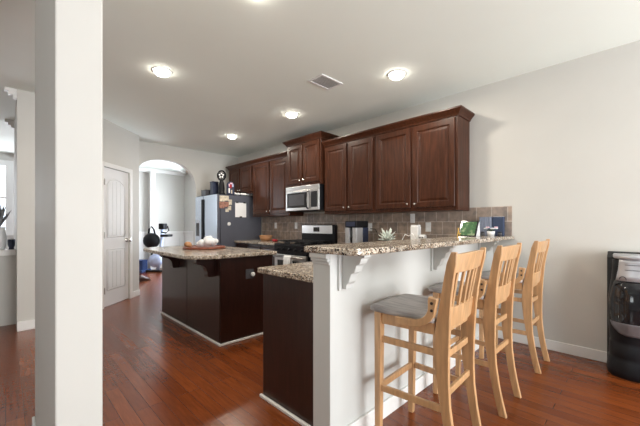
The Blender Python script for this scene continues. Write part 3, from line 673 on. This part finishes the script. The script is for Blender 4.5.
for k in range(9): an = k*2.4; c_ = Vector((o[0]+.035*math.cos(an), o[1]+.045*math.sin(an), ZB+.055+.008*(k % 3))); a.tube([(o[0], o[1], ZB+.045), c_*.5+Vector((o[0], o[1], ZB+.07))*.5, c_], .005, 6, radii=[.003, .012, .002], flat=(1, .4))
a.build('leaves', M['green'], t, 0, True)
for k in range(7):
    an = k*2*PI/7; a = MB(o); c_ = (o[0]+.035*math.cos(an), o[1]+.05*math.sin(an), ZB+.078+.012*(k % 2))
    for q in range(5): a.sphere((c_[0]+.011*math.cos(q*1.257), c_[1]+.011*math.sin(q*1.257), c_[2]), .009, .009, .007, 8)
    a.build('blossom', M['pink'] if k % 2 else M['white'], t, 0, True)
for i, (y, lab) in enumerate(((1.045, 'small dark jar on the bar in front of the blue book'), (1.185, 'small dark jar beside the flowers next to the screen'))):
    o = (3.60 if i == 0 else 3.53, y, ZB); t = thing('small_jar', lab, 'jar', o, 0, 'small jars on the bar')
    a = MB(o); a.lathe([(.001, 0), (.020, 0), (.022, .025), (.016, .034), (.001, .034)], o, 16); a.build('jar_body', M['grey'], t, 0, True)
    a = MB(o); a.lathe([(.018, .0345), (.018, .044), (.001, .044)], o, 16); a.build('lid', M['black'], t)
o = (3.14, 1.245, ZB); t = thing('wooden_easel', 'small yellow wooden easel leaning behind the screen', 'stand', o)
a = MB(o); a.cyl((3.10, 1.27, ZB), (3.135, 1.27, ZB+.085), .004, seg=8); a.build('leg', M['yellow'], t)
a = MB(o); a.cyl((3.165, 1.27, ZB), (3.13, 1.278, ZB+.085), .004, seg=8); a.build('leg', M['yellow'], t)
a = MB(o); a.cyl((3.105, 1.26, ZB+.03), (3.16, 1.26, ZB+.03), .0035, seg=8); a.build('crossbar', M['yellow'], t)

# ------------------------------------------------------------------ bar stools
def leg_mesh(pts, wx, wy):
    """square bar through points, section wx by wy (half sizes), tapered by per-point factor"""
    a = MB(); rings = []
    for x, y, z, f, g in pts:
        rings.append([(x-wx*f, y-wy*g, z), (x+wx*f, y-wy*g, z), (x+wx*f, y+wy*g, z), (x-wx*f, y+wy*g, z)])
    a.loft(rings); return a
def beam(p0, p1, w_, h_):
    p0, p1 = Vector(p0), Vector(p1); t = (p1-p0).normalized(); s = t.cross(Vector((0, 0, 1))).normalized()*w_/2; u = Vector((0, 0, h_/2))
    a = MB(); a.loft([[p-s-u, p+s-u, p+s+u, p-s+u] for p in (p0, p1)]); return a
def curve(z):   # y of the rear stile against height: seat at y=-.20, swept at both ends
    if z < .60: q = (.60-z)/.60; return -.195-.075*q*q
    q = (z-.60)/.50; return -.195-.035*q-.045*q*q
def make_stool(label):
    t = thing('bar_stool', label, 'bar stool', (0, 0, 0), 0, 'wooden stools along the bar')
    SZ = .755
    # seat: saddle-shaped board, front at +Y
    nx, ny = 12, 10; a = MB(); top = []; bot = []
    def outline(u, v):   # u,v in -1..1 ; wider at front, rounded
        wd = .222 + .008*v
        y = .187*v + .018 + .012*(1-u*u)*(1 if v > 0 else -.0)
        x = wd*u*(1-.10*max(0, v)**4)
        return x, y
    for j in range(ny+1):
        v = -1+2*j/ny; rt, rb = [], []
        for i in range(nx+1):
            u = -1+2*i/nx; x, y = outline(u, v)
            dip = .016*(1-u*u)*(1-((v+.15)/1.15)**2 if abs((v+.15)/1.15) < 1 else 0)
            ridge = .008*math.exp(-(u/.18)**2)*max(0, v)
            e = max(abs(u), abs(v)); rnd = .006*max(0, (e-.9)/.1)
            rt.append(a.bm.verts.new((x, y, SZ-dip+ridge-rnd))); rb.append(a.bm.verts.new((x*.98, y*.98, SZ-.032)))
        top.append(rt); bot.append(rb)
    f = a.bm.faces.new
    for j in range(ny):
        for i in range(nx):
            f((top[j][i], top[j][i+1], top[j+1][i+1], top[j+1][i])); f((bot[j][i], bot[j+1][i], bot[j+1][i+1], bot[j][i+1]))
    for i in range(nx): f((top[0][i], bot[0][i], bot[0][i+1], top[0][i+1])); f((top[ny][i], top[ny][i+1], bot[ny][i+1], bot[ny][i]))
    for j in range(ny): f((top[j][0], top[j+1][0], bot[j+1][0], bot[j][0])); f((top[j][nx], bot[j][nx], bot[j+1][nx], top[j+1][nx]))
    a.build('seat', M['seat'], t, 0, True)
    for s in (-1, 1):
        leg_mesh([(s*.192, .155, 0, .85, .85), (s*.195, .15, .40, 1, 1), (s*.20, .145, .7225, 1.1, 1.1)], .019, .019).build('front_leg', M['oak'], t, .003)
        zs = [0, .10, .2, .32, .45, .58, .68, .76, .85, .94, 1.02, 1.075]
        def sx(z): return s*(.165+.022*min(1, z/.72)+.030*max(0, (z-.72)/.35))
        def dpt(z): return .60+.45*math.exp(-((z-.60)/.20)**2)
        L_ = leg_mesh([(sx(z), curve(z), z, 1.0 if z < 1.07 else .8, dpt(z) if z < 1.07 else .35) for z in zs], .013, .036).build('back_leg', M['oak'], t, .004)
        # curved brace rising from the seat edge onto the stile
        pts = []
        for q in range(9):
            an = q/8*PI/2; pts.append((s*.226, -.06-.105*math.sin(an), .735+.0+.10*(1-math.cos(an))))
        pts = [(s*.219, .03, .708), (s*.219, -.02, .708)] + [(s*.2185, -.05-.115*math.sin(q/8*PI/2), .708+.09*(1-math.cos(q/8*PI/2))) for q in range(1, 9)] + [(s*.2185, -.168, .83), (s*.2185, -.171, .85)]
        br = MB(); rings = []
        for i, p in enumerate(pts):
            p = Vector(p); tt = (Vector(pts[min(i+1, len(pts)-1)])-Vector(pts[max(i-1, 0)])).normalized(); nrm = tt.cross(Vector((1, 0, 0))).normalized()
            wd = .018 if i < len(pts)-2 else .022
            rings.append([p+Vector((-.016*1, 0, 0))-nrm*wd, p+Vector((.016, 0, 0))-nrm*wd, p+Vector((.016, 0, 0))+nrm*wd, p+Vector((-.016, 0, 0))+nrm*wd])
        br.loft(rings); b = br.build('curved_brace', M['oak'], t, .004)
        for z in (.79, .825):
            c_ = MB(); c_.cyl((s*.2350, -.168, z), (s*.2385, -.168, z), .007, seg=12); c_.build('bolt', M['dark'], b)
    # aprons
    beam((-.18, .148, .695), (.18, .148, .695), .018, .055).build('front_apron', M['oak'], t, .002)
    beam((-.17, -.19, .69), (.17, -.19, .69), .018, .055).build('back_apron', M['oak'], t, .002)
    for s in (-1, 1): beam((s*.198, .13, .692), (s*.185, -.165, .692), .018, .06).build('side_apron', M['oak'], t, .002)
    # stretchers
    for s in (-1, 1):
        for z, h_ in ((.575, .034), (.305, .034)): beam((s*.195, .135, z), (s*(.166+.022*z/.72), curve(z)+.02, z), .017, h_).build('side_stretcher', M['oak'], t, .003)
    beam((-.18, .152, .305), (.18, .152, .305), .018, .036).build('foot_rail', M['oak'], t, .003)
    for z in (.555, .375): beam((-.16, curve(z), z), (.16, curve(z), z), .017, .034).build('back_stretcher', M['oak'], t, .003)
    # back: crest rail, slats, lower rail (curved a little)
    def rail(z0, z1, nm, arch=0):
        a = MB(); n = 10; rings = []
        for i in range(n+1):
            u = -1+2*i/n; x = u*(.178+.028*((z0+z1)/2-.72)/.35); bow = -.018*(1-u*u)
            zt = z1+arch*(1-u*u)
            rings.append([(x, curve(z0)-.010+bow, z0), (x, curve(z0)+.010+bow, z0), (x, curve(zt)+.010+bow, zt), (x, curve(zt)-.010+bow, zt)])
        a.loft(rings); a.build(nm, M['oak'], t, .003)
    rail(.972, 1.062, 'crest_rail', .006); rail(.70, .80, 'lower_rail')
    for k in range(5):
        u = -.74+1.48*k/4; bow = -.018*(1-u*u); a = MB(); rings = []
        for q in range(5):
            z = .787+.188*q/4; x = u*(.168+.028*(z-.72)/.35); y = curve(z)+bow; rings.append([(x-.0115, y-.006, z), (x+.0115, y-.006, z), (x+.0115, y+.006, z), (x-.0115, y+.006, z)])
        a.loft(rings); a.build('slat', M['oak'], t, .002)
    return t
st = make_stool('wooden bar stool with grey seat nearest the camera, first of the three')
pos = [(1.68, .895, 2.5, None), (2.385, .895, 0, 'middle wooden bar stool with grey seat along the bar'), (3.245, .88, 0, 'farthest wooden bar stool, standing next to the right wall')]
for i, (x, y, rz, lab) in enumerate(pos):
    o = st if i == 0 else copy_tree(st)
    o.location = (x, y, 0); o.rotation_euler = (0, 0, math.radians(rz))
    if lab: o['label'] = lab

# ------------------------------------------------------------------ water dispenser
o = (3.52, .065, 0); t = thing('water_dispenser', 'black water cooler with silver panel against the right wall', 'water dispenser', o)
cy = .065
a = MB(o); a.loft([[(x, y, z) for x, z in ((3.64, 0), (3.725, 0), (3.725, .975), (3.70, .975), (3.64, .93))] for y in (cy-.165, cy+.165)])
a.build('back_panel', M['iron'], t, .006)
def sect(xf, hw_, z, n=16, xb=3.645):   # D-shaped section bulging to -X
    return [(xb-(xb-xf)*max(0.0, math.sin(PI*k/n))**.6, cy-hw_*math.cos(PI*k/n), z) for k in range(n+1)]
prof = [(0, .160, 3.42), (.05, .166, 3.41), (.13, .156, 3.425), (.145, .149, 3.435), (.16, .153, 3.43), (.25, .150, 3.44), (.265, .143, 3.448), (.28, .147, 3.443), (.34, .152, 3.44), (.42, .157, 3.43), (.52, .160, 3.425), (.60, .158, 3.43), (.68, .150, 3.445), (.76, .140, 3.47), (.84, .134, 3.485), (.915, .134, 3.485)]
a = MB(o); a.loft([sect(xf, hw_, z) for z, hw_, xf in prof]); a.build('body', M['black'], t, 0, True)
def shell(rows, off, m=16):   # a skin standing proud of the body; rows: (z, body half width, body front x, panel half width)
    a = MB(o); out = []
    for z, hw_, xf, pw_ in rows:
        fr_, bk_ = [], []
        for k in range(m+1):
            y = -pw_+2*pw_*k/m; c = min(.999, abs(y)/hw_); x = 3.645-(3.645-xf)*math.sqrt(1-c*c)**.6
            fr_.append((x-off, cy+y, z)); bk_.append((x+.014, cy+y, z))
        out.append(fr_+bk_[::-1])
    a.loft(out); return a
c_ = shell([(.758, .1405, 3.469, .105), (.80, .137, 3.478, .098), (.85, .134, 3.485, .090), (.90, .134, 3.485, .086), (.928, .134, 3.485, .085)], .006).build('control_panel', M['silver'], t, 0, True)
for z in (.80, .845, .885):
    a = MB(o); a.tube([(3.645-(3.645-3.482)*math.sqrt(1-(q/.135)**2)**.6-.007, cy+q, z) for q in [(-.05+.10*k/8) for k in range(9)]], .0022, 6); a.build('seam', M['grey'], c_)
a = MB(o); a.tube([(3.475-.004+.02*((.062+.02*math.cos(q*PI/10))/.14)**2, cy+.062+.020*math.cos(q*PI/10), .768+.024*math.sin(q*PI/10)) for q in range(11)], .0035, 6); a.build('arc_mark', M['grey'], c_)
shell([(.40, .156, 3.433, .10), (.43, .157, 3.43, .125), (.48, .159, 3.428, .14), (.60, .158, 3.43, .143), (.70, .147, 3.45, .128), (.755, .1405, 3.469, .112)], .005).build('recess_front', M['gloss'], t, 0, True)
shell([(.335, .152, 3.441, .045), (.35, .153, 3.44, .085), (.375, .154, 3.437, .11), (.40, .156, 3.433, .128), (.428, .157, 3.43, .138), (.432, .157, 3.43, .138)], .010).build('drip_tray', M['tray'], t, 0, True)
a = MB(o); a.loft([sect(3.465, .122, .929, xb=3.66), sect(3.452, .128, .938, xb=3.66), sect(3.452, .128, .955, xb=3.66), sect(3.465, .122, .964, xb=3.66)]); a.build('top_lid', M['silver'], t, 0, True)

# ------------------------------------------------------------------ beyond the arch
o = (2.79, 8.72, 0); t = thing('exercise_bike', 'black and white exercise bike beyond the arch', 'exercise bike', o, math.radians(-44))
def P(x, y, z): return (x, y, z)
MB().box(-.34, .34, -.06, .06, 0, .05).build('base_bar', M['black'], t, .01)
for s in (-1, 1): MB().box(s*.33-.03, s*.33+.03, -.22, .22, 0, .06).build('foot_bar', M['blue'], t, .012)
a = MB(); a.lathe([(.001, -.06), (.15, -.06), (.17, -.03), (.17, .03), (.15, .06), (.001, .06)], (-.08, 0, .29), 28, axis='y'); a.build('flywheel_cover', M['sky'], t, 0, True)
a = MB(); a.tube([(-.02, 0, .05), (.06, 0, .6), (.10, 0, 1.12)], .04, 12); a.build('front_post', M['sky'], t, 0, True)
MB().box(.04, .18, -.10, .10, 1.09, 1.24).build('console', M['black'], t, .02)
a = MB(); a.tube([(.10, -.05, 1.02), (.22, -.08, 1.0), (.30, -.09, 1.06), (.27, -.10, 1.18)], .018, 10); a.build('handlebar', M['black'], t, 0, True)
MB().box(.10, .30, -.14, .14, .90, .96).build('tray', M['black'], t, .015)
a = MB(); a.tube([(-.16, 0, .2), (-.18, 0, .62)], .03, 10); a.build('seat_post', M['black'], t, 0, True)
a = MB(); a.sphere((-.18, 0, .80), .21, .14, .20); a.build('seat_back', M['black'], t, 0, True)
a = MB(); a.tube([(-.26, 0, .95), (-.24, 0, 1.10), (-.18, 0, 1.16), (-.12, 0, 1.08), (-.09, 0, .95)], .022, 10); a.build('grab_handle', M['black'], t, 0, True)
o = (2.48, 9.22, 0); t = thing('storage_bin', 'blue bin on the floor beyond the arch left of the exercise bike', 'bin', o, math.radians(-44))
MB().box(-.17, .15, -.13, .13, 0, .26).build('bin_body', M['blue'], t, .02); MB().box(-.18, .16, -.14, .14, .2605, .29).build('bin_lid', M['blue'], t, .01)
o = (2.11, 7.55, 0); t = thing('shoe', 'dark brown shoe on the floor just beyond the arch', 'shoe', o, math.radians(20))
a = MB(); a.loft([[(x, y_*w_, z0_) for y_, z0_ in ((-1, .012), (1, .012), (.9, h_*.6), (.4, h_), (-.4, h_), (-.9, h_*.6))] for x, w_, h_ in ((-.14, .03, .09), (-.10, .04, .13), (-.03, .042, .13), (.04, .045, .085), (.10, .045, .065), (.15, .02, .04))]); a.build('upper', M['brownbag'], t, 0, True)
MB().box(-.145, .15, -.045, .045, 0, .0115).build('sole', M['black'], t, .004)

# ------------------------------------------------------------------ dining-room corner seen past the column
KZ = .9055
o = (-.05, 5.435, KZ)
t = thing('leafy_arrangement', 'dusty grey leafy arrangement in a pale vase on the ledge at far left', 'plant', o)
a = MB(o); a.lathe([(.001, 0), (.045, 0), (.06, .06), (.062, .15), (.045, .23), (.05, .27), (.04, .27), (.001, .25)], o, 20); a.build('vase', M['white'], t, 0, True)
a = MB(o)
for k in range(90):
    an = k*2.4; tl = .1+.75*random.random(); d0 = Vector((math.cos(an)*math.sin(tl)*.42, math.sin(an)*math.sin(tl)*.3, math.cos(tl))); L_ = random.uniform(.14, .34)
    c0 = Vector(o)+Vector((0, 0, .26)); a.tube([c0, c0+d0*L_*.6, c0+d0*L_], .01, 6, radii=[.003, .020, .003], flat=(1, .35))
a.build('leaves', M['greyleaf'], t, 0, True)
for x, y, h, lab in ((.05, 5.375, .12, 'dark candle cup on the ledge at far left beside the pale vase'),):
    o = (x, y, KZ); t = thing('candle_cup', lab, 'candle holder', o)
    a = MB(o); a.lathe([(.001, 0), (.028, 0), (.022, .02), (.032, .05), (.034, h), (.029, h), (.001, h-.02)], o, 18); a.build('cup', M['navy'], t, 0, True)
    a = MB(o); a.cyl((x, y, KZ+h-.019), (x, y, KZ+h+.015), .018, seg=14); a.build('candle', M['white'], t)
